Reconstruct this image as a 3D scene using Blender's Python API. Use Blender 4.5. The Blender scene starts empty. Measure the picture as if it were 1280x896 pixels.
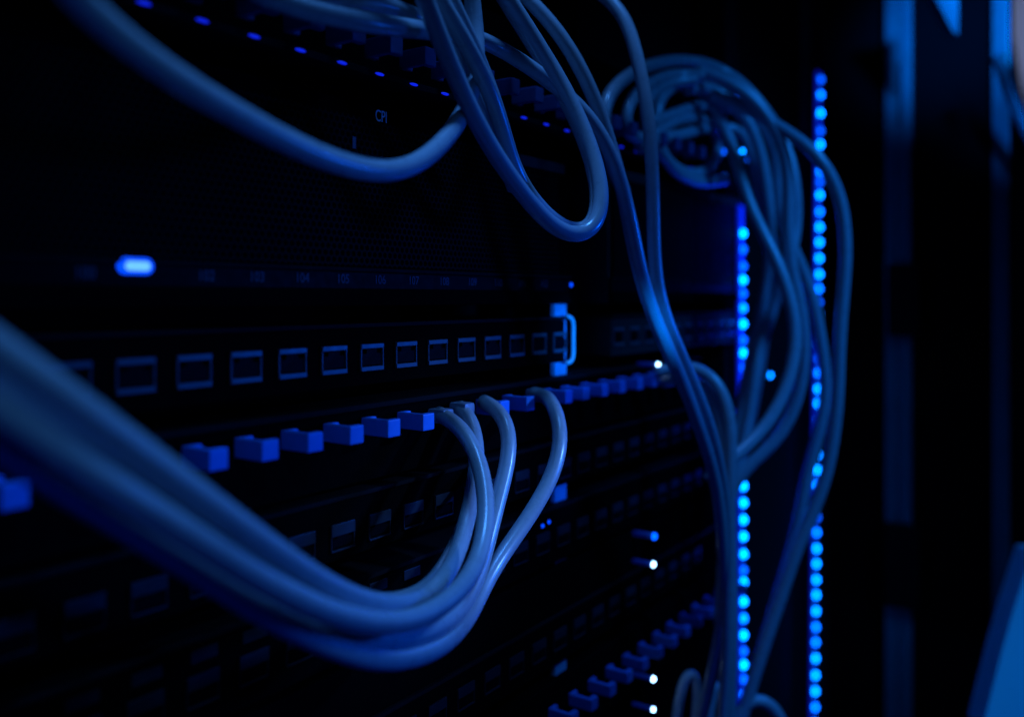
import bpy, bmesh, math, random
from mathutils import Vector, Matrix
random.seed(7)
sc = bpy.context.scene
COL = sc.collection
F = 1100.0; CX = 640.0; CY = 372.0           # focal length and horizon of the photograph, in its pixels
A = math.atan(760/F); CA, SA = math.cos(A), math.sin(A)
D = 0.217                                     # camera to panel plane, metres
VIEW = Vector((CA, SA, 0)); RIGHT = Vector((SA, -CA, 0)); UP = Vector((0, 0, 1))
def W(x, y, Z):                               # a point at depth Z
    return VIEW*Z + RIGHT*((x-CX)/F*Z) + UP*((CY-y)/F*Z)
def S(x):                                     # along-panel coordinate of a point on the panel plane
    return (F*D/(CA*(1400-x)) - D*SA)/CA
def zp(x, y):                                 # height of a point on the panel plane
    return (CY-y)/F*(F*D/(CA*(1400-x)))

# ------------------------------------------------------------------ materials
def mat(name, base, rough=0.5, metal=0.0, spec=0.5, noise=0.0, nscale=300.0, bump=0.0, coat=0.0):
    m = bpy.data.materials.new(name); m.use_nodes = True
    nt = m.node_tree; p = nt.nodes['Principled BSDF']
    p.inputs['Base Color'].default_value = (*base, 1)
    p.inputs['Roughness'].default_value = rough
    p.inputs['Metallic'].default_value = metal
    p.inputs['Specular IOR Level'].default_value = spec
    p.inputs['Coat Weight'].default_value = coat
    p.inputs['Coat Roughness'].default_value = 0.2
    if noise or bump:
        tc = nt.nodes.new('ShaderNodeTexCoord'); n = nt.nodes.new('ShaderNodeTexNoise')
        n.inputs['Scale'].default_value = nscale; n.inputs['Detail'].default_value = 5
        nt.links.new(tc.outputs['Object'], n.inputs['Vector'])
        if noise:
            r = nt.nodes.new('ShaderNodeMapRange')
            r.inputs['To Min'].default_value = max(0.02, rough-noise); r.inputs['To Max'].default_value = min(1, rough+noise)
            nt.links.new(n.outputs['Fac'], r.inputs['Value']); nt.links.new(r.outputs['Result'], p.inputs['Roughness'])
            mx = nt.nodes.new('ShaderNodeMix'); mx.data_type = 'RGBA'
            mx.inputs['A'].default_value = (*[c*(1-noise) for c in base], 1); mx.inputs['B'].default_value = (*[min(1, c*(1+noise)) for c in base], 1)
            nt.links.new(n.outputs['Fac'], mx.inputs['Factor']); nt.links.new(mx.outputs['Result'], p.inputs['Base Color'])
        if bump:
            b = nt.nodes.new('ShaderNodeBump'); b.inputs['Strength'].default_value = bump; b.inputs['Distance'].default_value = 0.0003
            nt.links.new(n.outputs['Fac'], b.inputs['Height']); nt.links.new(b.outputs['Normal'], p.inputs['Normal'])
    return m
def emit(name, col, s):
    m = bpy.data.materials.new(name); m.use_nodes = True
    p = m.node_tree.nodes['Principled BSDF']
    p.inputs['Base Color'].default_value = (0.02, 0.05, 0.2, 1)
    p.inputs['Emission Color'].default_value = (*col, 1); p.inputs['Emission Strength'].default_value = s
    return m
M = dict(
    cable=mat('cable_jacket', (0.40, 0.44, 0.50), 0.29, spec=0.5, noise=0.10, nscale=220, coat=0.4),
    plug=mat('plug_boot', (0.22, 0.27, 0.38), 0.4, noise=0.1),
    black=mat('black_powder_coat', (0.0025, 0.0025, 0.0032), 0.65, spec=0.0, noise=0.25, nscale=500, bump=0.25),
    black2=mat('dark_sheet_metal', (0.008, 0.008, 0.011), 0.6, spec=0.02, noise=0.25, nscale=90, bump=0.1),
    void=mat('flat_black', (0.004, 0.004, 0.005), 0.9, spec=0.05, noise=0.2),  # plain matte black of the latches
    finger2=mat('shaded_blue_plastic', (0.02, 0.11, 0.42), 0.5, spec=0.3, noise=0.12, nscale=400),  # bottom fingers: weaker light put into a darker blue
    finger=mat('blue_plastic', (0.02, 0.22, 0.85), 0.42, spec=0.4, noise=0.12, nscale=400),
    darkfinger=mat('shade_dark_plastic', (0.05, 0.08, 0.24), 0.45, spec=0.2, noise=0.15, nscale=400),  # top fingers: shade put into a darker copy of the blue
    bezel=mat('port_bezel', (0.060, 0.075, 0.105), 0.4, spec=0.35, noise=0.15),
    bezeldim=mat('port_bezel_dark', (0.013, 0.018, 0.030), 0.4, spec=0.35, noise=0.15),  # darker copy of bezel; dim light of the lower rows put into colour
    socket=mat('socket_black', (0.002, 0.002, 0.004), 0.5, spec=0.03, noise=0.15),
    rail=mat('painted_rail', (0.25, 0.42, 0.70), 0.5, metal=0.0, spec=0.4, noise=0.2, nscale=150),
    trim=mat('edge_highlight_white', (0.75, 0.78, 0.82), 0.35, noise=0.06),  # white colour carries the highlight on the panel edge
    frame=mat('grey_painted_steel', (0.08, 0.093, 0.113), 0.4, noise=0.15, nscale=60),
    pale=mat('pale_painted_panel', (0.6, 0.63, 0.68), 0.5, noise=0.08, nscale=40),
    text=mat('label_print', (0.62, 0.62, 0.74), 0.6, noise=0.1),
    textdim=mat('label_print_faint', (0.085, 0.09, 0.13), 0.7, noise=0.2),  # darker print than the badge
    strip=emit('strip_backing_glow', (0.0, 0.012, 1.0), 0.30),  # LED glow between the dots put into the backing as emission
    grey2=mat('strip_glow_black', (0.03, 0.03, 0.036), 0.6, spec=0.02, noise=0.2),  # black lightened near the strips; their glow put into the colour
    plate=mat('dark_grey_paint', (0.012, 0.012, 0.016), 0.6, spec=0.0, noise=0.2),
    glowstub=emit('glow_stub', (0.0, 0.03, 1.0), 0.035),
    led=emit('led_lit', (0.0, 0.18, 1.0), 11.5),
    ledmid=emit('led_mid', (0.0, 0.13, 1.0), 8.0),
    leddim=emit('led_low', (0.0, 0.09, 1.0), 3.5),
    ledwhite=emit('led_white_blue', (0.32, 0.62, 1.0), 11.0),
    ledbar=emit('status_lens', (0.10, 0.36, 1.0), 1.7),
    leddot=emit('led_dot', (0.0, 0.06, 1.0), 1.5),
    hookglint=emit('hook_glint_glow', (0.005, 0.02, 1.0), 0.75),  # light glints on the finger undersides put in as emission
)
def mesh_front():
    m = bpy.data.materials.new('perforated_steel'); m.use_nodes = True
    nt = m.node_tree; p = nt.nodes['Principled BSDF']
    tc = nt.nodes.new('ShaderNodeTexCoord'); sp = nt.nodes.new('ShaderNodeSeparateXYZ')
    nt.links.new(tc.outputs['Object'], sp.inputs['Vector'])
    def math_(op, a, b=None):
        n = nt.nodes.new('ShaderNodeMath'); n.operation = op
        for i, v in enumerate((a, b)):
            if v is None: continue
            if isinstance(v, (int, float)): n.inputs[i].default_value = v
            else: nt.links.new(v, n.inputs[i])
        return n.outputs[0]
    P = 0.0026; Q = P*math.sqrt(3)
    def grid(ox, oz):
        fx = math_('SUBTRACT', math_('FRACT', math_('ADD', math_('DIVIDE', sp.outputs['X'], P), ox)), 0.5)
        fz = math_('SUBTRACT', math_('FRACT', math_('ADD', math_('DIVIDE', sp.outputs['Z'], Q), oz)), 0.5)
        fx = math_('MULTIPLY', fx, P); fz = math_('MULTIPLY', fz, Q)
        return math_('SQRT', math_('ADD', math_('MULTIPLY', fx, fx), math_('MULTIPLY', fz, fz)))
    d = math_('MINIMUM', grid(10.0, 10.0), grid(10.5, 10.5))
    hole = math_('LESS_THAN', d, P*0.36)
    mx = nt.nodes.new('ShaderNodeMix'); mx.data_type = 'RGBA'
    nt.links.new(hole, mx.inputs['Factor'])
    mx.inputs['A'].default_value = (0.0050, 0.0050, 0.0062, 1); mx.inputs['B'].default_value = (0.0008, 0.0008, 0.001, 1)
    nt.links.new(mx.outputs['Result'], p.inputs['Base Color'])
    p.inputs['Roughness'].default_value = 0.5
    sm = math_('MULTIPLY', math_('SUBTRACT', 1.0, hole), 0.015)
    nt.links.new(sm, p.inputs['Specular IOR Level'])
    b = nt.nodes.new('ShaderNodeBump'); b.inputs['Strength'].default_value = 0.5; b.inputs['Distance'].default_value = 0.0006
    nt.links.new(d, b.inputs['Height']); nt.links.new(b.outputs['Normal'], p.inputs['Normal'])
    return m
M['mesh'] = mesh_front()

# ------------------------------------------------------------------ mesh helpers
def finish(name, bm, m, parent=None, smooth=False):
    me = bpy.data.meshes.new(name)
    bmesh.ops.recalc_face_normals(bm, faces=bm.faces)
    bm.to_mesh(me); bm.free()
    if smooth:
        for f in me.polygons: f.use_smooth = True
    me.materials.append(M[m] if isinstance(m, str) else m)
    o = bpy.data.objects.new(name, me); COL.objects.link(o)
    if parent: o.parent = parent
    return o
def box(bm, x0, x1, n0, n1, z0, z1, bev=0.0):
    """x along the panel, n out of the panel towards the viewer, z up (relative to the panel plane)"""
    b = bmesh.new()
    bmesh.ops.create_cube(b, size=1)
    for v in b.verts:
        v.co = Vector((x0+(v.co.x+.5)*(x1-x0), -(n0+(.5-v.co.y)*(n1-n0)), z0+(v.co.z+.5)*(z1-z0)))
    if bev: bmesh.ops.bevel(b, geom=b.edges[:], offset=bev, segments=2, profile=0.7, affect='EDGES')
    me = bpy.data.meshes.new('tmp'); b.to_mesh(me); b.free(); bm.from_mesh(me); bpy.data.meshes.remove(me)
def prism(bm, pts, z0, z1, bev=0.0):
    """plan outline pts (x, n) extruded in z"""
    b = bmesh.new()
    lo = [b.verts.new((x, -n, z0)) for x, n in pts]; hi = [b.verts.new((x, -n, z1)) for x, n in pts]
    b.faces.new(lo); b.faces.new(hi)
    k = len(pts)
    for i in range(k): b.faces.new((lo[i], lo[(i+1) % k], hi[(i+1) % k], hi[i]))
    bmesh.ops.recalc_face_normals(b, faces=b.faces)
    if bev: bmesh.ops.bevel(b, geom=b.edges[:], offset=bev, segments=2, profile=0.7, affect='EDGES')
    me = bpy.data.meshes.new('tmp'); b.to_mesh(me); b.free(); bm.from_mesh(me); bpy.data.meshes.remove(me)
def quadbox(bm, pts, vec):
    """polygon in space given thickness along vec"""
    lo = [bm.verts.new(p) for p in pts]; hi = [bm.verts.new(Vector(p)+vec) for p in pts]
    bm.faces.new(lo); bm.faces.new(hi); k = len(pts)
    for i in range(k): bm.faces.new((lo[i], lo[(i+1) % k], hi[(i+1) % k], hi[i]))
def stadium(bm, x0, x1, n0, n1, z0, z1):
    r = (z1-z0)/2; zc = (z0+z1)/2; rx = min(r, (x1-x0)/2)
    pts = [(x1-rx+rx*math.cos(a), zc+r*math.sin(a)) for a in [math.pi*(k/8-.5) for k in range(9)]] + [(x0+rx-rx*math.cos(a), zc-r*math.sin(a)) for a in [math.pi*(k/8-.5) for k in range(9)]]
    lo = [bm.verts.new((x, -n0, z)) for x, z in pts]; hi = [bm.verts.new((x, -n1, z)) for x, z in pts]
    bm.faces.new(lo); bm.faces.new(hi); k = len(pts)
    for i in range(k): bm.faces.new((lo[i], lo[(i+1) % k], hi[(i+1) % k], hi[i]))
def dome(bm, x, n, z, r, depth, seg=12, rings=4):
    """LED lens on the panel bulging towards the viewer"""
    rows = []
    for i in range(rings+1):
        a = math.pi/2*i/rings
        rr, nn = r*math.cos(a), n+depth*math.sin(a)
        rows.append([bm.verts.new((x+rr*math.cos(2*math.pi*k/seg), -nn, z+rr*math.sin(2*math.pi*k/seg))) for k in range(seg)] if i < rings else [bm.verts.new((x, -nn, z))])
    for i in range(rings):
        for k in range(seg):
            k2 = (k+1) % seg
            if i < rings-1: bm.faces.new((rows[i][k], rows[i][k2], rows[i+1][k2], rows[i+1][k]))
            else: bm.faces.new((rows[i][k], rows[i][k2], rows[i+1][0]))
    bm.faces.new(rows[0])
def thing(name, label, cat, loc=(0, D, 0), group=None):
    o = bpy.data.objects.new(name, None); COL.objects.link(o)
    o.location = loc; o.empty_display_size = 0.01
    return tag(o, label, cat, group)
def tag(o, label, cat, group=None):
    o['label'] = label; o['category'] = cat
    if group: o['group'] = group
    return o
def shared(name, me, parent, loc):
    o = bpy.data.objects.new(name, me); COL.objects.link(o); o.parent = parent; o.location = loc
    return o
def text(name, body, size, x, z, parent, m, n=0.0006, sx=1.0):
    cu = bpy.data.curves.new('t', 'FONT'); cu.body = body; cu.size = size; cu.align_x = 'CENTER'; cu.align_y = 'CENTER'; cu.extrude = 0.00005
    t = bpy.data.objects.new('t', cu); me = bpy.data.meshes.new_from_object(t)
    bpy.data.objects.remove(t)
    me.transform(Matrix.Rotation(math.pi/2, 4, 'X') @ Matrix.Diagonal((sx, 1, 1, 1)))
    me.materials.clear(); me.materials.append(M[m]); me.name = name
    return shared(name, me, parent, (x, -n, z))

# ------------------------------------------------------------------ cables
def spline(pts, step=0.0025, smooth=30):
    P = [Vector(p) for p in pts]
    P = [P[0]*2-P[1]] + P + [P[-1]*2-P[-2]]
    out = []
    for i in range(1, len(P)-2):
        p0, p1, p2, p3 = P[i-1:i+3]
        k = max(2, int((p2-p1).length/step))
        for j in range(k):
            t = j/k
            out.append(0.5*((2*p1)+(p2-p0)*t+(2*p0-5*p1+4*p2-p3)*t*t+(3*p1-p0-3*p2+p3)*t**3))
    out.append(P[-2])
    for _ in range(smooth):
        q = [p.copy() for p in out]
        for i in range(1, len(out)-1): out[i] = q[i]*0.5+(q[i-1]+q[i+1])*0.25
    return out
def tube(bm, path, r, seg=18):
    t = (path[1]-path[0]).normalized()
    u = t.orthogonal().normalized(); rings = []
    for i, p in enumerate(path):
        t2 = (path[min(i+1, len(path)-1)]-path[max(i-1, 0)]).normalized()
        u = (u - t2*u.dot(t2)).normalized(); v = t2.cross(u)
        rings.append([bm.verts.new(p+(u*math.cos(2*math.pi*k/seg)+v*math.sin(2*math.pi*k/seg))*r) for k in range(seg)])
    for a, b in zip(rings, rings[1:]):
        for k in range(seg): bm.faces.new((a[k], a[(k+1) % seg], b[(k+1) % seg], b[k]))
    bm.faces.new(rings[0]); bm.faces.new(rings[-1])
def cable(pts, label, group, r=0.003, plug=None, m='cable', smooth=30, clear=0.0):
    Q = []
    for p in pts:
        if p[0] == 'p': Q.append(Vector((p[1], D-p[2], p[3])))
        else:
            x, y, Z = p
            if clear and x < 1000: Z = min(Z, F*D/(CA*(1400-x))-clear)
            Q.append(W(x, y, Z))
    # a cable that leaves the picture carries on beyond it
    for e, n in ((0, 1), (-1, -2)):
        p = pts[e]
        if p[0] != 'p' and (p[1] < -4 or p[1] > 925 or p[0] < -50):
            d = (Q[e]-Q[n]).normalized(); k = 0.05 if p[0] < -50 else 0.16
            if p[1] < -4: d = (d*0.6+UP*0.4).normalized()
            ext = [Q[e]+d*k*0.33, Q[e]+d*k]
            Q = ext[::-1]+Q if e == 0 else Q+ext
    path = spline(Q, smooth=smooth)
    bm = bmesh.new(); tube(bm, path, r)
    o = finish('network_cable', bm, m, smooth=True)
    tag(o, label, 'cable', group)
    if plug:                                  # the boot in the panel: (x along panel, z centre, height)
        s0, z0, h = plug
        b = bmesh.new(); box(b, s0, s0+0.0066, 0.001, 0.0095, z0-h/2, z0+h/2, 0.0020)
        p = finish('plug_boot', b, 'plug', o); p.location = (0, D, 0)
    return o
GL = 'cables plugged into the blue finger row and swept to the lower left'
zf = -0.0445
cable([('p',.2589,.004,-.0441),('p',.2589,.0085,-.0441),(567,522,.3275),(581,537,.322),(595,562,.315),(606,599,.306),(609,646,.295),(606,680,.287),(595,714,.277),(568,746,.262),(537,768,.25),(504,779,.238),(470,780,.228),(420,769,.213),(370,748,.2),(322,722,.19),(269,688,.178),(215,654,.168),(134,603,.156),(70,561,.149),(0,513,.142),(-60,473,.136),(-140,419,.13)],
      'pale cable from the leftmost plug, running in front of its bundle with a light streak', GL, plug=(0.2556, -0.0446, 0.0056))
cable([('p',.2719,.004,-.0430),('p',.2719,.0085,-.0430),(587,513,.338),(597,531,.335),(600,552,.333),(599,575,.329),(595,600,.323),(588,630,.315),(581,663,.305),(571,697,.294),(554,727,.28),(531,747,.265),(504,757,.25),(470,757,.237),(440,747,.226),(420,738,.22),(380,715,.205),(322,674,.19),(270,636,.178),(215,595,.169),(150,547,.159),(100,510,.152),(50,474,.146),(0,438,.141),(-60,395,.136),(-140,342,.13)],
      'uppermost pale cable of the swept bundle, deep blue along its top edge', GL, plug=(0.2687, -0.0435, 0.0055))
cable([(604,502,.356),(618,501,.350),(632,512,.345),(641,533,.34),(640,562,.335),(629,602,.328),(618,640,.32),(608,685,.312),(596,725,.302),(578,762,.29),(545,788,.272),(504,802,.255),(470,803,.243),(430,794,.232),(370,770,.217),(322,746,.205),(269,712,.193),(215,678,.182),(134,628,.168),(70,590,.158),(0,540,.15),(-80,490,.14)],
      'pale cable rising beside the middle blue fingers, passing behind two others into the bundle', GL)
cable([('p',.3256,.004,-.0424),('p',.3256,.009,-.0424),(690,502,.362),(702,525,.354),(705,552,.348),(697,582,.342),(686,605,.338),(669,636,.332),(642,673,.324),(618,706,.315),(603,733,.306),(592,762,.297),(570,795,.282),(540,815,.266),(504,825,.25),(470,826,.238),(430,815,.226),(380,793,.213),(322,762,.2),(269,725,.188),(215,692,.178),(134,640,.165),(70,602,.155),(0,555,.147),(-80,505,.138)],
      'rightmost plugged cable with a sharp white glint, forming the lowest line of the bundle', GL, plug=(0.3223, -0.0429, 0.0056))
cable([(598,585,.356),(596,600,.350),(587,636,.334),(574,678,.32),(556,707,.307),(537,736,.288),(504,752,.272),(470,755,.257),(430,745,.245),(380,718,.23),(322,680,.215),(215,606,.193),(100,534,.172),(0,470,.158),(-80,414,.148)],
      'pale cable mostly hidden behind the swept bundle, peeping out left of its bend', GL)

GU = 'loose cables looping down over the mesh fronted server'
cable([(60,-40,.155),(91,0,.162),(144,44,.17),(202,88,.18),(269,128,.193),(336,166,.207),(400,197,.222),(440,211,.232),(470,217,.240),(497,216,.249),(527,203,.26),(554,178,.275),(570,158,.286),(585,132,.297),(597,98,.306),(597,58,.312),(593,20,.314),(588,-20,.312),(583,-60,.31)],
      'thick looking out of focus cable sagging across the upper left of the server', GU)
cable([(500,-80,.262),(517,-40,.266),(531,0,.27),(548,44,.275),(564,84,.28),(581,124,.285),(606,174,.293),(638,222,.302),(665,258,.308),(690,288,.314),(712,304,.318),(730,306,.320),(746,296,.322),(755,272,.325),(755,245,.328),(749,215,.332),(738,180,.336),(720,137,.338),(695,91,.338),(669,50,.335),(640,5,.330),(615,-35,.325),(590,-70,.32)],
      'pale cable hanging in the lowest loop, its bend just above the small blue lamp', GU)
cable([(515,-60,.278),(532,-30,.281),(549,0,.285),(568,30,.289),(583,56,.293),(597,82,.297),(611,108,.302),(623,140,.308),(631,170,.314),(636,200,.32),(648,228,.327),(675,264,.334),(700,288,.34),(722,299,.345),(738,298,.348),(748,285,.35),(751,262,.352),(747,230,.355),(738,195,.358),(718,145,.36),(694,102,.36),(665,55,.355),(634,5,.35),(610,-35,.345)],
      'pale cable twisted behind the lowest loop, left of it at the top', GU)
cable([(300,-16,.232),(340,0,.238),(380,13,.244),(430,24,.252),(480,32,.264),(530,38,.284),(585,44,.312),(612,54,.33),(640,69,.337),(669,87,.343),(692,107,.348),(713,122,.352),(732,138,.354),(752,166,.356),(771,208,.36),(783,252,.364),(793,300,.369),(803,350,.376),(818,395,.384),(833,430,.392),(849,467,.4),(871,525,.413),(889,579,.425),(898,620,.432),(905,697,.442),(904,764,.45),(892,831,.455),(877,896,.46),(865,950,.465)],
      'long pale cable entering at top left and falling right past the server gap', GU)
cable([(535,-60,.288),(550,-24,.29),(562,0,.293),(573,18,.296),(581,34,.299),(588,54,.303),(600,82,.308),(613,110,.313),(623,140,.318),(631,172,.324),(636,200,.33),(644,222,.336),(654,242,.342)],
      'third strand of the twisted cables at the top, with the brightest streak', GU)
cable([(340,-14,.256),(380,-8,.26),(420,-3,.266),(455,1,.274),(492,9,.284),(520,19,.294),(545,33,.303),(563,58,.308),(580,92,.314),(597,128,.320),(616,165,.326),(632,205,.332),(643,235,.34)],
      'short length of cable along the very top edge, left of the twisted strands', GU)
cable([(600,-60,.36),(635,-25,.36),(662,0,.36),(689,27,.36),(712,60,.362),(732,97,.365),(748,134,.368),(759,168,.371),(770,205,.374),(780,245,.377),(790,300,.382),(801,350,.388),(816,396,.395),(834,438,.402),(852,478,.41),(874,530,.423),(892,584,.436),(904,640,.444),(909,700,.452),(911,770,.458),(911,831,.463),(909,896,.468),(908,950,.47)],
      'dim pale cable with a short glint, falling just behind the long one', GU)
cable([(690,-45,.40),(730,-22,.395),(760,-4,.392),(778,14,.388),(788,36,.384),(796,69,.382),(804,105,.381),(810,140,.381),(814,180,.382),(816,230,.384),(817,290,.387),(819,345,.391),(826,380,.394),(840,418,.398),(860,464,.406),(885,525,.418),(901,590,.43),(907,640,.437),(909,700,.443),(909,770,.447),(908,840,.45),(903,900,.452),(900,950,.452)],
      'straight pale cable hanging right of the loops, arched at its top', GU)

GR = 'blurred tangle of cables hanging beside the blue LED strips'
RR = 0.0035
cable([(780,240,.55),(757,190,.55),(752,150,.55),(758,122,.55),(778,100,.55),(806,84,.55),(846,76,.55),(889,82,.55),(926,102,.55),(952,132,.55),(974,164,.548),(988,198,.545),(995,241,.54),(996,278,.54),(991,311,.535),(980,345,.53),(966,390,.528),(951,431,.525),(942,473,.52),(934,530,.515),(924,575,.51),(913,620,.51),(905,690,.51),(900,780,.51)],
      'outermost cable of the round coil at the top of the tangle', GR, RR, clear=0.018)
cable([(905,225,.56),(870,228,.56),(835,205,.56),(818,165,.56),(822,125,.555),(846,105,.55),(867,108,.545),(889,128,.54),(905,158,.535),(918,193,.53),(929,230,.525),(939,263,.52),(952,288,.515),(967,318,.51),(982,353,.505),(992,390,.5),(996,423,.495),(991,460,.49),(977,500,.485),(956,535,.48),(930,562,.475),(905,580,.47),(885,600,.47)],
      'cable crossing the coil diagonally then bowing out right and back under', GR, RR, clear=0.018)
cable([('p',S(812)-0.012,.003,zp(812,150)),(808,156,.5),(825,149,.54),(846,142,.54),(878,131,.54),(910,131,.538),(942,143,.535),(966,165,.53),(974,195,.53),(972,230,.53),(974,262,.53),(984,295,.53),(998,325,.53),(1013,360,.53),(1021,395,.53),(1027,430,.53),(1032,465,.53),(1032,497,.53),(1026,533,.53),(1014,574,.53),(1006,607,.53),(996,663,.53),(980,720,.53),(962,780,.53),(944,840,.53),(928,896,.53),(915,940,.53)],
      'cable crossing in front of the right LED strip near mid height', GR, RR, clear=0.018)
cable([(880,96,.5),(845,93,.5),(805,108,.5),(780,138,.5),(778,160,.5),(792,174,.56),(820,173,.56),(852,169,.56),(883,160,.56),(915,158,.555),(936,172,.55),(944,209,.545),(950,251,.54),(962,286,.54),(969,330,.54),(964,375,.54),(955,420,.54),(948,470,.54),(939,520,.54),(930,565,.54),(918,600,.54),(908,650,.54),(903,720,.545)],
      'straight cable at the left of the tangle, turning down from the coil', GR, RR, clear=0.018)
cable([(870,100,.5),(835,104,.5),(806,122,.5),(803,145,.57),(812,168,.57),(825,190,.57),(841,209,.57),(865,219,.57),(889,209,.57),(900,185,.57),(893,160,.57),(872,148,.57),(845,150,.57),(820,165,.575),(800,185,.58)],
      'small drooping loop of cable under the coil', GR, RR, clear=0.018)
cable([(890,118,.52),(930,134,.515),(971,157,.51),(997,173,.505),(1022,194,.5),(1041,222,.5),(1053,257,.5),(1057,297,.5),(1057,334,.5),(1053,376,.5),(1049,431,.5),(1047,499,.5),(1040,560,.5),(1030,605,.5),(1014,645,.5),(994,692,.5),(976,747,.5),(956,804,.5),(940,855,.5),(926,900,.5),(915,950,.5)],
      'outer right cable bowing round the right LED strip and back under it', GR, RR, clear=0.018)
cable([(860,112,.53),(885,108,.53),(910,122,.53),(936,152,.53),(951,192,.53),(959,240,.53),(963,292,.53),(960,345,.53),(950,400,.53),(938,450,.53),(928,500,.53),(919,560,.53),(909,625,.53),(903,690,.53)],
      'cable dropping straight down close beside the left LED strip', GR, RR, clear=0.03)
cable([(870,88,.51),(900,96,.51),(928,112,.51),(957,142,.51),(979,182,.51),(986,232,.51),(984,290,.51),(990,340,.51),(1002,390,.51),(1006,440,.51),(1000,490,.51),(985,530,.51),(962,560,.51),(936,580,.51),(914,610,.51),(905,660,.51)],
      'cable swelling out toward the right LED strip and curving back at mid height', GR, RR, clear=0.03)
cable([(820,466,.47),(842,456,.47),(862,453,.47),(882,459,.468),(898,475,.465),(909,497,.462),(914,526,.46),(914,560,.46),(912,600,.46),(912,650,.462),(914,720,.465),(914,800,.468),(912,896,.47),(912,940,.47)],
      'hooked cable arching down beside the white lamp, outer of two', GR, 0.0032)
cable([(826,478,.475),(846,468,.475),(862,466,.475),(878,474,.473),(891,490,.47),(900,512,.468),(905,540,.466),(906,575,.466),(905,620,.466),(906,690,.468),(907,780,.47),(906,896,.472),(906,940,.472)],
      'hooked cable arching down beside the white lamp, inner of two', GR, 0.0032)
cable([(915,930,.5),(922,890,.5),(934,868,.5),(950,864,.5),(966,875,.5),(977,893,.5),(985,930,.5)],
      'short cable arching out of the bottom edge between the LED strips', GR, 0.0034)
cable([(838,950,.48),(846,896,.48),(850,858,.48),(859,832,.48),(868,826,.48),(874,842,.48),(872,880,.48),(866,930,.48)],
      'dim narrow cable loop at the bottom, left of the falling cables', GR, 0.0026)
cable([(884,950,.49),(886,890,.49),(892,855,.49),(899,842,.49),(905,858,.49),(902,900,.49),(898,940,.49)],
      'dim narrow cable loop at the bottom, behind the falling cables', GR, 0.0026)

# ------------------------------------------------------------------ ports, fingers
PITCH = 0.01805
def frame_mesh(name, w, h, top, bot, side, depth, m):
    bm = bmesh.new()
    box(bm, -w/2, w/2, 0.0002, depth, h/2-top, h/2, 0.00015)
    box(bm, -w/2, w/2, 0.0002, depth, -h/2, -h/2+bot, 0.00015)
    box(bm, -w/2, -w/2+side, 0.0002, depth*0.8, -h/2+bot+0.00002, h/2-top-0.00002)
    box(bm, w/2-side, w/2, 0.0002, depth*0.8, -h/2+bot+0.00002, h/2-top-0.00002)
    me = bpy.data.meshes.new(name); bmesh.ops.recalc_face_normals(bm, faces=bm.faces); bm.to_mesh(me); bm.free(); me.materials.append(M[m]); return me
def socket_mesh(w, h):
    bm = bmesh.new()
    pts = [(-w/2, -h/2), (w/2, -h/2), (w/2, h*0.22), (w*0.28, h*0.22), (w*0.28, h/2), (-w*0.28, h/2), (-w*0.28, h*0.22), (-w/2, h*0.22)]
    lo = [bm.verts.new((x, -0.0002, z)) for x, z in pts]; hi = [bm.verts.new((x, -0.0006, z)) for x, z in pts]
    bm.faces.new(lo); bm.faces.new(hi); k = len(pts)
    for i in range(k): bm.faces.new((lo[i], lo[(i+1) % k], hi[(i+1) % k], hi[i]))
    me = bpy.data.meshes.new('socket'); bmesh.ops.recalc_face_normals(bm, faces=bm.faces); bm.to_mesh(me); bm.free(); me.materials.append(M['socket']); return me
PORT = frame_mesh('port', 0.0112, 0.0094, 0.0016, 0.0015, 0.0003, 0.0012, 'bezel')
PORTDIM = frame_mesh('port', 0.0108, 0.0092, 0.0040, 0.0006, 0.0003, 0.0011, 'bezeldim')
SOCK = socket_mesh(0.0092, 0.0056)
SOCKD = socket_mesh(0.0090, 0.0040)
def ports(parent, s0, n, z, kind=PORT, sock=SOCK, dz=0):
    for i in range(n):
        p = shared('port', kind, parent, (s0+i*PITCH, 0, z))
        shared('socket', sock, p, (0, 0, dz))
def finger_mesh(m, h):
    bm = bmesh.new()
    w, p, a, b = 0.0056, 0.0132, 0.0022, 0.0026
    prism(bm, [(0, 0.0005), (w, 0.0005), (w, b), (a, b), (a, p-0.0028), (0.0062, p-0.0028), (0.0062, p), (0, p)], -h/2, h/2, 0.0006)
    me = bpy.data.meshes.new('finger'); bmesh.ops.recalc_face_normals(bm, faces=bm.faces); bm.to_mesh(me); bm.free(); me.materials.append(M[m]); return me
FING = finger_mesh('finger', 0.0060)
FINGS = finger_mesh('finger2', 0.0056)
FINGD = finger_mesh('darkfinger', 0.0066)

def plate(name, s0, s1, z0, z1, label, cat, group=None, m='black', n0=-0.03, n1=0.0, bev=0.0008):
    t = thing(name, label, cat, ((s0+s1)/2, D, z0), group)
    bm = bmesh.new(); w = (s1-s0)/2
    box(bm, -w, w, n0, n1, 0, z1-z0, bev)
    finish('panel', bm, m, t)
    return t, (s0+s1)/2, z0
XL = -0.09
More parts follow.
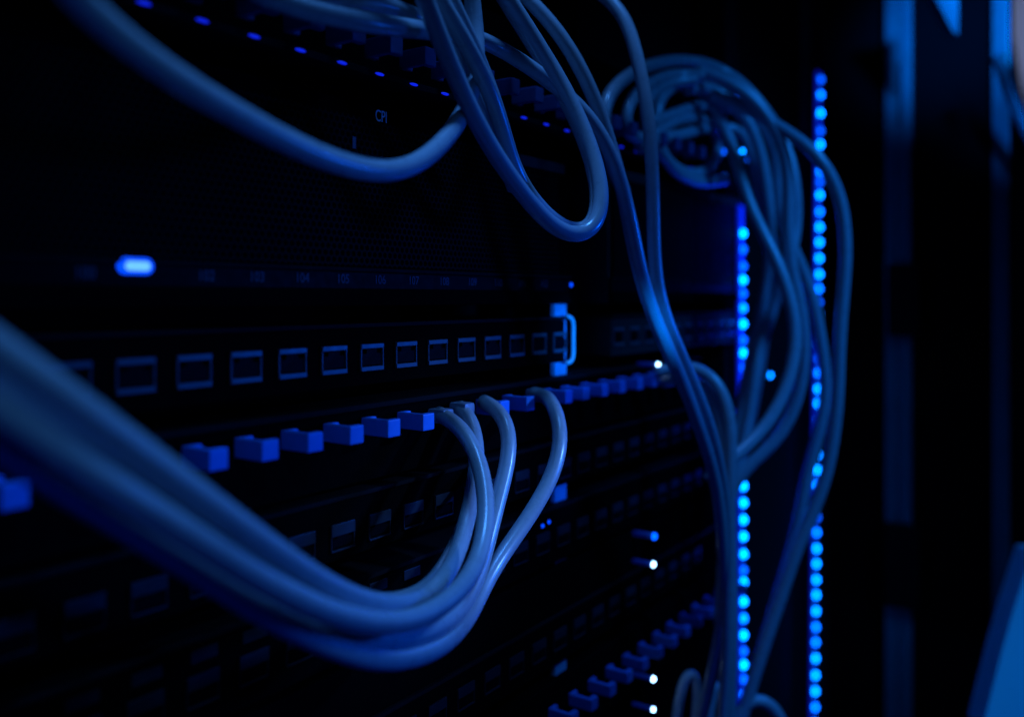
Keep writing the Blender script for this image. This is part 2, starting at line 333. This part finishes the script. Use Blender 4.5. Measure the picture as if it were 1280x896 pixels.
# --- top finger bar
t, c, z0 = plate('cable_manager', XL, 0.60, 0.0765, 0.079, 'black bar of shade-coloured fingers at the top with a blue glint under every finger', 'cable manager', m='black2', n0=-0.03, n1=0.0042, bev=0.0003)
bm = bmesh.new(); box(bm, XL-c, 0.60-c, -0.028, -0.012, 0.0027, 0.05); finish('back_plate', bm, 'black', t)
lm = None
k0 = S(306)
for i in range(-6, 19):
    s = k0 + i*PITCH
    shared('finger', FINGD, t, (s-0.004-c, 0, 0.0865-z0))
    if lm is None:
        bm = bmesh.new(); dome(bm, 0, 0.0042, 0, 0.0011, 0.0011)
        l = finish('indicator_or_glint', bm, 'hookglint', t, True); lm = l.data; l.location = (s-c, 0, 0.0779-z0); l.scale = (2.0, 1, 0.45)  # glowing dome stands for light caught under the finger
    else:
        l = shared('indicator_or_glint', lm, t, (s-c, 0, 0.0779-z0)); l.scale = (2.0, 1, 0.45)

# --- mesh fronted servers
def server(s0, s1, label, m):
    t = thing('server', label, 'server', ((s0+s1)/2, D, -0.003)); c = (s0+s1)/2; z0 = -0.003; w = (s1-s0)/2
    bm = bmesh.new(); box(bm, -w, w, -0.06, -0.001, 0, 0.071, 0.0006); finish('chassis', bm, m, t)
    bm = bmesh.new(); box(bm, -w+0.002, w-0.012, -0.0009, 0.0012, 0.0135, 0.0655, 0.0006); finish('mesh_grille', bm, 'mesh', t)
    bm = bmesh.new(); box(bm, -w, w-0.001, -0.0009, 0.0016, 0.0120, 0.0133, 0.0003); finish('grille_lip', bm, 'black2', t)
    bm = bmesh.new(); box(bm, -w, w-0.001, -0.0009, 0.0006, 0.0060, 0.0118, 0.0003); finish('label_strip', bm, 'socket', t)
    bm = bmesh.new(); box(bm, -w, w-0.001, -0.0009, 0.0022, 0.0002, 0.0058, 0.0005); finish('lower_lip', bm, 'black', t)
    return t, c, z0
t, c, z0 = server(XL, S(715)-0.002, 'black server with a perforated front and lit status bar, left of the dark pillar', 'black')
text('badge', 'CPI', 0.0058, S(473)-c, zp(473, 147)-z0, t, 'text', 0.0014, 0.72)
bm = bmesh.new(); box(bm, S(437)-c, S(441)-c, 0.0013, 0.0015, 0.0655-0.0115, 0.0655-0.0075); finish('badge_mark', bm, 'textdim', t)
for i, b in zip(range(-6, 7), ['100', '101', '102', '103', '104', '105', '106', '107', '108', '109', '110', '111', '112']):
    x = S(515)+(i-1)*PITCH
    if i == -5: continue
    text('port_label', b, 0.0044, x-c, 0.0062-z0, t, 'textdim', 0.0008, 0.9)
bm = bmesh.new(); stadium(bm, S(144)-c, S(188)-c, 0.0007, 0.0016, 0.0084-0.0022-z0, 0.0084+0.0022-z0); sl = finish('status_light', bm, 'leddot', t, True)
bm = bmesh.new(); stadium(bm, S(152)-c, S(183)-c, 0.0017, 0.0019, 0.0084-0.0012-z0, 0.0084+0.0012-z0); finish('glowing_core', bm, 'ledbar', sl)
bm = bmesh.new(); dome(bm, S(712)-c, 0.0007, 0.0061-z0, 0.0011, 0.001); finish('indicator_or_glint', bm, 'leddot', t, True)
bm = bmesh.new(); box(bm, S(645)-c, S(702)-c, 0.0014, 0.0017, 0.058-z0, 0.0625-z0, 0.0001); finish('lit_patch', bm, 'bezeldim', t)  # added plate standing for a bluish-lit area of the grille
t, c, z0 = server(S(762), 0.595, 'black server with a perforated front right of the dark pillar, behind hanging cables', 'grey2')

# --- patch panels, upper row
def patch(s0, s1, z0_, z1, label, zport, sp, n, kind=PORT, sock=SOCK, dz=0.0001, m='black'):
    t, c, z0 = plate('patch_panel', s0, s1, z0_, z1, label, 'patch panel', 'patch panels in the rack', m=m)
    bm = bmesh.new(); box(bm, s0-c, s1-c, -0.02, 0.0012, z1-z0+0.0001, z1-z0+0.0016, 0.0004); finish('top_edge', bm, 'black2', t)
    ports(t, sp-c, n, zport-z0, kind, sock, dz)
    return t, c, z0
sp = S(168)-PITCH*3
t, c, z0 = patch(XL, S(706), -0.0305, -0.0105, 'sharply focused patch panel of bright edged ports above the blue fingers', -0.0209, sp, 16)
# rounded end of the panel, its edge highlight put into a white colour
e = S(713); zz0, zz1 = zp(711, 452), zp(711, 396)
pts = [(e-0.0050-c, 0.0012, zz1+0.0003-z0), (e-0.0022-c, 0.0014, zz1-0.0002-z0), (e-0.0006-c, 0.0016, zz1-0.0015-z0), (e-c, 0.0016, zz1-0.004-z0), (e-c, 0.0016, (zz0+zz1)/2-z0), (e-c, 0.0016, zz0+0.004-z0), (e-0.0006-c, 0.0016, zz0+0.0015-z0), (e-0.0022-c, 0.0014, zz0-z0), (e-0.0055-c, 0.0012, zz0-0.0004-z0)]
bm = bmesh.new(); tube(bm, spline([Vector((x, -n, z)) for x, n, z in pts], 0.0007, 3), 0.0009, 12); finish('rounded_end', bm, 'trim', t, True)
patch(S(764), 0.595, -0.0305, -0.0105, 'blurred patch panel right of the dark pillar, half hidden by falling cables', -0.0205, S(772), 11, m='grey2')
# --- blue finger bar
t, c, z0 = plate('cable_manager', XL, 0.52, -0.064, -0.039, 'row of bright blue fingers with four cables leaving it', 'cable manager', m='black')
bm = bmesh.new(); box(bm, XL-c, 0.52-c, -0.02, 0.0016, 0.0252, 0.0270, 0.0004); finish('top_edge', bm, 'black2', t)
starts = [S(225)+i*PITCH for i in range(-5, 0)] + [S(x) for x in (225, 291, 349, 402, 450, 494.5)] + [S(593), S(626), S(676), S(699), S(723), S(746), S(769), S(789), S(808), S(825), S(841)]
for s in starts: shared('finger', FING, t, (s-c, 0, zf-z0))
# --- lower patch panels
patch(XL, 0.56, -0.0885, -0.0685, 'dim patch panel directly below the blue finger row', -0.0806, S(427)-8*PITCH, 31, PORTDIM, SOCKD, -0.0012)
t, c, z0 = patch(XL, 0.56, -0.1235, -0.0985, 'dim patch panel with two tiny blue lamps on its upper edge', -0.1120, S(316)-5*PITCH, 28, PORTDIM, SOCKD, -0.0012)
for x, y in ((678, 657), (686, 652)):
    bm = bmesh.new(); dome(bm, S(x)-c, 0, zp(x, y)-z0, 0.0009, 0.0008); finish('indicator_or_glint', bm, 'leddot', t, True)
for i in range(9):
    x = S(183)+(i-2)*PITCH-c
    bm = bmesh.new(); box(bm, x-0.0045, x+0.0045, 0.0001, 0.0006, -0.1040-z0, -0.1004-z0, 0.0002); finish('label_plate', bm, 'bezeldim', t)
t, c, z0 = plate('blank_panel', XL, 0.56, -0.1475, -0.1262, 'plain black blanking plate between the two lower patch panels', 'blank panel', m='black')
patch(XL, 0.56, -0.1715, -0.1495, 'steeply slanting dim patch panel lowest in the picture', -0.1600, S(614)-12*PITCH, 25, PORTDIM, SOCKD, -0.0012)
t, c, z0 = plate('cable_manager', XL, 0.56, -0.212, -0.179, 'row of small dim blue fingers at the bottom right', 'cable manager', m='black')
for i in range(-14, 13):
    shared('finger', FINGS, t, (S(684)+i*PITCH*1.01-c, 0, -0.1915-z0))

# --- rails, pillar, posts
def rail(s0, s1, label, z0=-0.40, z1=0.02, n1=-0.003, m='rail'):
    bm = bmesh.new()
    t = thing('rack_rail', label, 'rack rail', ((s0+s1)/2, D, z0), 'vertical rails of the rack')
    w = (s1-s0)/2
    box(bm, -w, w, n1-0.0025, n1, 0, z1-z0, 0.0004); box(bm, w-0.002, w, n1-0.012, n1-0.0027, 0, z1-z0, 0.0003)
    finish('flange', bm, m, t)
    return t
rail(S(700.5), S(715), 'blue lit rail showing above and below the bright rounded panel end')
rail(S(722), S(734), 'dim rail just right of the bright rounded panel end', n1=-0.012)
bm = bmesh.new(); box(bm, S(737)-0.386, S(757)-0.386, -0.30, -0.016, 0, 0.70, 0.001)
o = finish('rack_pillar', bm, 'black', None); o.location = (0.386, D, -0.40); tag(o, 'dark pillar standing between the two mesh fronted servers', 'pillar')
bm = bmesh.new(); box(bm, XL, 0.585, -0.075, -0.065, -0.40, 0.30); o = finish('back_wall', bm, 'black'); o.location = (0, D, 0); o['kind'] = 'structure'; tag(o, 'unlit back wall behind the gaps between rack units', 'wall')
# --- equipment lamps at the right
def lamp(x, y, label, m, r=0.0014, n=0.012):
    u = (x-CX)/F; mm = n-D
    sx = -mm*(CA+u*SA)/(SA-u*CA); z = (CY-y)/F*(sx*CA-mm*SA)
    t = thing('indicator_lamp', label, 'lamp', (sx, D, z), 'single lamps on the equipment')
    bm = bmesh.new(); tube(bm, [Vector((0, -q, 0)) for q in (0.0002, 0.004, 0.008, n-0.0002)], r*0.9, 12); finish('glow_stub', bm, 'glowstub', t, True)  # faintly glowing stub stands for the lamp's glow on the panel
    bm = bmesh.new(); dome(bm, 0, n, 0, r, r); finish('lens', bm, m, t, True)
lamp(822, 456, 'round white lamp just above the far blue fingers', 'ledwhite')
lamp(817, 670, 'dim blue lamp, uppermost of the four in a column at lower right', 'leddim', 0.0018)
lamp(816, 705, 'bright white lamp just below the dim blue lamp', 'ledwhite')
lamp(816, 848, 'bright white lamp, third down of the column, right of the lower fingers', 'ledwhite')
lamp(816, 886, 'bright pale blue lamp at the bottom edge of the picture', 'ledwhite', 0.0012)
# --- LED strips
def led_strip(x0, y0, x1, y1, Z, dots, width, label):
    a, b = W(x0, y0, Z), W(x1, y1, Z)
    t = thing('led_strip', label, 'LED strip', tuple(b), 'vertical blue LED strips')
    up = (a-b)
    # strip backing faces the viewer's side of the rack
    bm = bmesh.new(); box(bm, -width/2, width/2, -0.002, 0, -0.003, up.length+0.003, 0.0003)
    back = finish('backing', bm, 'strip', t); q = up.normalized().to_track_quat('Z', 'Y')
    shear = up.normalized()
    back.rotation_mode = 'QUATERNION'; back.rotation_quaternion = Vector((0, 0, 1)).rotation_difference(shear)
    bmA = bmesh.new(); dome(bmA, 0, 0.0004, 0, 0.0028, 0.0028); lit = bpy.data.meshes.new('led'); bmA.to_mesh(lit); lit.materials.append(M['led'])
    bmA.free(); mid = lit.copy(); mid.materials.clear(); mid.materials.append(M['ledmid']); dim = lit.copy(); dim.materials.clear(); dim.materials.append(M['leddim'])
    for y, k in dots:
        f = (y-y1)/(y0-y1)
        shared('led', (lit if random.random() < 0.6 else mid) if k else dim, t, up*f)
    return t
d1 = [(292,1),(312,0),(333,0),(350,1),(367,0),(385,1),(405,1),(425,0),(441,1),(460,0),(478,0),(495,1),(515,0),(535,0),(560,0),(585,0),(607,1),(628,1),(649,1),(670,1),(692,1),(712,0),(727,1),(751,1),(772,1),(793,1),(813,0),(830,1),(848,0),(868,1),(890,0)]
led_strip(927, 262, 928, 900, 0.605, d1, 0.0085, 'left LED strip, broken by cables at mid height')
d2 = [(100,0),(119,1),(142,1),(164,0),(181,1),(200,0),(215,1),(228,0),(244,1),(265,1),(284,1),(303,1),(323,1),(343,1),(361,1),(378,0),(393,1),(411,0),(429,1),(448,0),(466,1),(486,1),(504,1),(525,0),(546,0),(568,1),(587,1),(606,1),(628,0),(646,0),(665,1),(685,1),(704,1),(724,1),(743,1),(763,1),(783,1),(802,1),(822,1),(843,1),(863,1),(883,1),(903,1)]
led_strip(1024.5, 95, 1017, 915, 0.76, d2, 0.010, 'right LED strip, tall bead line beside the dark cabinet side')
for x, y, Z, m in ((927, 190, .6, 'led'), (924, 171, .6, 'leddim'), (934, 199, .6, 'leddim'), (903, 190, .6, 'leddim'), (905, 221, .6, 'leddim'), (918, 124, .62, 'leddim'), (939, 159, .6, 'leddim'), (962, 469, .66, 'led')):
    p = W(x, y, Z)
    t = tag(bpy.data.objects.new('indicator_lamp', None), {(927, 190): 'brightest lamp glimpsed through the cable coil', (962, 469): 'bright blue lamp seen between two cables, right of the left LED strip'}.get((x, y), 'faint blue lamp glimpsed through the cable coil'), 'lamp', 'faint lamps behind the cable coil' if m == 'leddim' else 'single lamps on the equipment')
    COL.objects.link(t); t.location = p
    bm = bmesh.new(); box(bm, -0.004, 0.004, -0.003, 0, -0.004, 0.004, 0.0006); finish('bezel', bm, 'socket', t)
    bm = bmesh.new(); dome(bm, 0, 0.0002, 0, 0.0017, 0.0017); finish('lens', bm, m, t, True)
# --- posts that carry the strips, and the equipment wall between them
bm = bmesh.new(); box(bm, -0.013, 0.013, -0.25, -0.002, 0, 0.75, 0.001)
o = finish('rack_post', bm, 'black2'); o.location = (W(927, 372, .609).x, W(927, 372, .612).y+0.004, -0.42); tag(o, 'dark post carrying the left LED strip', 'rack post')
bm = bmesh.new(); box(bm, -0.02, 0.016, -0.25, -0.002, 0, 0.80, 0.001)
o = finish('rack_post', bm, 'black2'); o.location = (W(1021, 372, .766).x, W(1021, 372, .77).y+0.006, -0.45); tag(o, 'dark post carrying the right LED strip', 'rack post')
bm = bmesh.new(); box(bm, 0.625, 0.86, -0.04, -0.012, -0.42, 0.33, 0.001)
o = finish('blank_panel', bm, 'plate'); o.location = (0, D, 0); tag(o, 'dark blue lit plate recessed between the LED strips', 'blank panel')
bm = bmesh.new(); box(bm, 0.40, 0.86, -0.05, -0.031, 0.132, 0.42, 0.001)
o = finish('blank_panel', bm, 'black2'); o.location = (0, D, 0); tag(o, 'dark plate above the cable coil', 'blank panel')

# --- open cabinet side at the far right
SX = 0.87
def side_n(x):
    u = (x-CX)/F
    m = ((SX*CA+0)*u - SX*SA)/(CA+SA*u)
    return m + D
def side_z(x, y):
    m = side_n(x)-D
    return (CY-y)/F*(SX*CA - m*SA)
t = thing('cabinet_side', 'dark cabinet side with two steel uprights and black latches, right of the LED strips', 'cabinet', (SX, D, -0.45))
bm = bmesh.new(); box(bm, 0.004, 0.02, -0.2, side_n(1264), 0, 0.85, 0.001); finish('side_panel', bm, 'black', t)
def upright(x0, x1, slot=None):
    a, b = side_n(x0), side_n(x1)
    bm = bmesh.new()
    if slot:
        m_ = (a+b)/2; g = (b-a)*0.1
        za, zb = slot
        box(bm, -0.004, 0.0038, a, m_-g*0.5, 0, 0.85, 0.0012); box(bm, -0.004, 0.0038, m_+g*0.9, b, 0, 0.85, 0.0012)
        box(bm, -0.0025, 0.0038, m_-g*0.5+0.0001, m_+g*0.9-0.0001, 0, za+0.45, 0.0002); box(bm, -0.0025, 0.0038, m_-g*0.5+0.0001, m_+g*0.9-0.0001, zb+0.45, 0.85, 0.0002)
    else:
        box(bm, -0.004, 0.0038, a, b, 0, 0.85, 0.0012)
    finish('upright', bm, 'frame', t)
upright(1107, 1140, (side_z(1120, 160), side_z(1120, 80)))
upright(1241, 1262)
for y0, y1, x0, x1 in ((330, 420, 1112, 1152), (652, 756, 1108, 1152)):
    bm = bmesh.new(); box(bm, -0.012, -0.0042, side_n(x0), side_n(x1), side_z(1130, y1)+0.45, side_z(1130, y0)+0.45, 0.003); finish('latch', bm, 'void', t)
# things beyond, at the right edge
bm = bmesh.new(); quadbox(bm, [W(1228, 910, .62), W(1252, 815, .62), W(1266, 765, .62), W(1290, 690, .62), W(1420, 690, .62), W(1420, 930, .62)], VIEW*0.02)
o = finish('door_panel', bm, 'pale'); tag(o, 'bright blue lit slanting door panel in the lower right corner', 'door')
bm = bmesh.new(); quadbox(bm, [W(1262, -30, 1.0), W(1266, 40, 1.0), W(1276, 110, 1.0), W(1300, 190, 1.0), W(1420, 190, 1.0), W(1420, -30, 1.0)], VIEW*0.02)
o = finish('wall_panel', bm, 'pale'); tag(o, 'pale greyish panel with a curved edge in the upper right corner', 'wall panel')
bm = bmesh.new(); quadbox(bm, [W(1160, -20, .7), W(1198, -20, .7), W(1198, 44, .7), W(1190, 38, .7)], VIEW*0.012)
o = finish('bracket', bm, 'frame'); tag(o, 'small blue lit triangular bracket at the top, between the two uprights', 'bracket')
bm = bmesh.new(); tube(bm, spline([W(1247, 70, .7), W(1255, 95, .7), W(1266, 125, .7), W(1280, 158, .7), W(1310, 215, .7)], 0.004, 10), 0.0048, 14)
o = finish('stay_rod', bm, 'frame', None, True); tag(o, 'slanting rod branching right from the top of the rightmost upright', 'rod')

# ------------------------------------------------------------------ light
w = bpy.data.worlds.new('World'); sc.world = w; w.use_nodes = True
bg = w.node_tree.nodes['Background']; bg.inputs['Color'].default_value = (0.05, 0.16, 1.0, 1); bg.inputs['Strength'].default_value = 0.0006
def area(name, loc, target, size, power, col, sy=None, spread=math.pi):
    l = bpy.data.lights.new(name, 'AREA'); l.energy = power; l.color = col; l.size = size; l.spread = spread
    if sy: l.shape = 'RECTANGLE'; l.size_y = sy
    o = bpy.data.objects.new(name, l); COL.objects.link(o); o.location = loc
    o.rotation_euler = (Vector(target)-Vector(loc)).to_track_quat('-Z', 'Y').to_euler()
    return o
def spot(name, loc, target, deg, blend, power, col, r=0.02):
    l = bpy.data.lights.new(name, 'SPOT'); l.energy = power; l.color = col; l.spot_size = math.radians(deg); l.spot_blend = blend; l.shadow_soft_size = r
    o = bpy.data.objects.new(name, l); COL.objects.link(o); o.location = loc
    o.rotation_euler = (Vector(target)-Vector(loc)).to_track_quat('-Z', 'Y').to_euler()
    return o
def P(s, n, z): return (s, D-n, z)
STEEL = (0.06, 0.30, 1.0); DEEP = (0.0, 0.10, 1.0)
spot('overhead_key', P(0.28, 0.10, 0.50), P(0.22, 0.08, 0.0), 60, 1.0, 8.0, STEEL, 0.05)  # key from above, fixture unseen; cone shaped to spare the tangle
spot('side_spot', P(0.62, 0.45, 0.0), P(0.215, 0.0, -0.045), 27, 0.7, 5.8, DEEP, 0.04)  # unseen blue source; cone shaped to catch fingers and miss falling cables
spot('bundle_spot', P(-0.02, 0.42, 0.36), P(0.10, 0.12, -0.02), 40, 1.0, 2.2, (0.08, 0.38, 1.0), 0.03)  # added spot, no visible source; draws the streak on the left bundle
spot('tangle_fill', P(0.46, 0.50, 0.42), P(0.58, 0.08, -0.07), 52, 1.0, 10.5, (0.01, 0.23, 1.0), 0.06)  # added fill that lifts the dark tangle, source unseen
spot('middle_fill', P(0.46, 0.36, 0.10), P(0.275, 0.03, -0.068), 19, 0.9, 4.8, (0.13, 0.36, 1.0), 0.012)  # added spot on the middle cables, no actual fixture there
spot('panel_end_spot', P(0.20, 0.45, -0.01), P(S(709), 0.0, -0.0195), 5.6, 0.6, 15.0, (0.0, 0.20, 1.0), 0.01)  # narrow spot added to brighten the rounded panel end
spot('lower_rail_spot', P(0.20, 0.45, -0.09), P(S(708), 0.0, -0.094), 3.2, 0.8, 7.0, (0.0, 0.12, 1.0), 0.01)  # narrow spot added for the lower piece of rail
area('low_lamp', P(0.05, 0.20, -0.45), P(0.2, 0.06, 0.0), 0.20, 0.10, (0.0, 0.04, 1.0))
area('left_strip_light', tuple(W(925, 560, .598)), tuple(W(900, 560, .58)), 0.005, 0.08, (0.0, 0.02, 1.0), 0.34)
area('right_strip_light', tuple(W(1020, 500, .750)), tuple(W(980, 500, .70)), 0.005, 0.035, (0.0, 0.03, 1.0), 0.50)
spot('upright_spot_high', P(0.52, 0.30, 0.29), P(0.87, 0.095, 0.235), 24, 1.0, 36.0, (0.0, 0.20, 1.0))  # added spot; its cone makes the uprights fade downwards
spot('upright_spot_mid', P(0.52, 0.32, 0.10), P(0.87, 0.133, 0.150), 13, 1.0, 9.0, (0.0, 0.18, 1.0))  # second added spot, brightens the rightmost upright
spot('corner_spot', P(0.50, 0.45, -0.34), W(1275, 850, .62), 44, 1.0, 1.5, (0.0, 0.24, 1.0))  # added spot that lights the lower right corner panel
spot('grey_panel_spot', W(1500, -60, .75), W(1300, 40, 1.0), 50, 1.0, 0.9, (0.45, 0.55, 1.0))  # greyish spot added to light the upper right panel

# ------------------------------------------------------------------ camera
cd = bpy.data.cameras.new('camera'); cam = bpy.data.objects.new('camera', cd); COL.objects.link(cam)
cd.sensor_width = 36; cd.lens = F/1280*36; cd.clip_start = 0.005; cd.clip_end = 50
cd.shift_y = -(448-CY)/1280
cam.location = (0, 0, 0); cam.rotation_euler = (math.pi/2, 0, A-math.pi/2)
cd.dof.use_dof = True; cd.dof.focus_distance = 0.326; cd.dof.aperture_fstop = 4.6; cd.dof.aperture_blades = 0
sc.camera = cam
sc.view_settings.view_transform = 'Standard'; sc.view_settings.look = 'None'; sc.view_settings.exposure = 0; sc.view_settings.gamma = 1
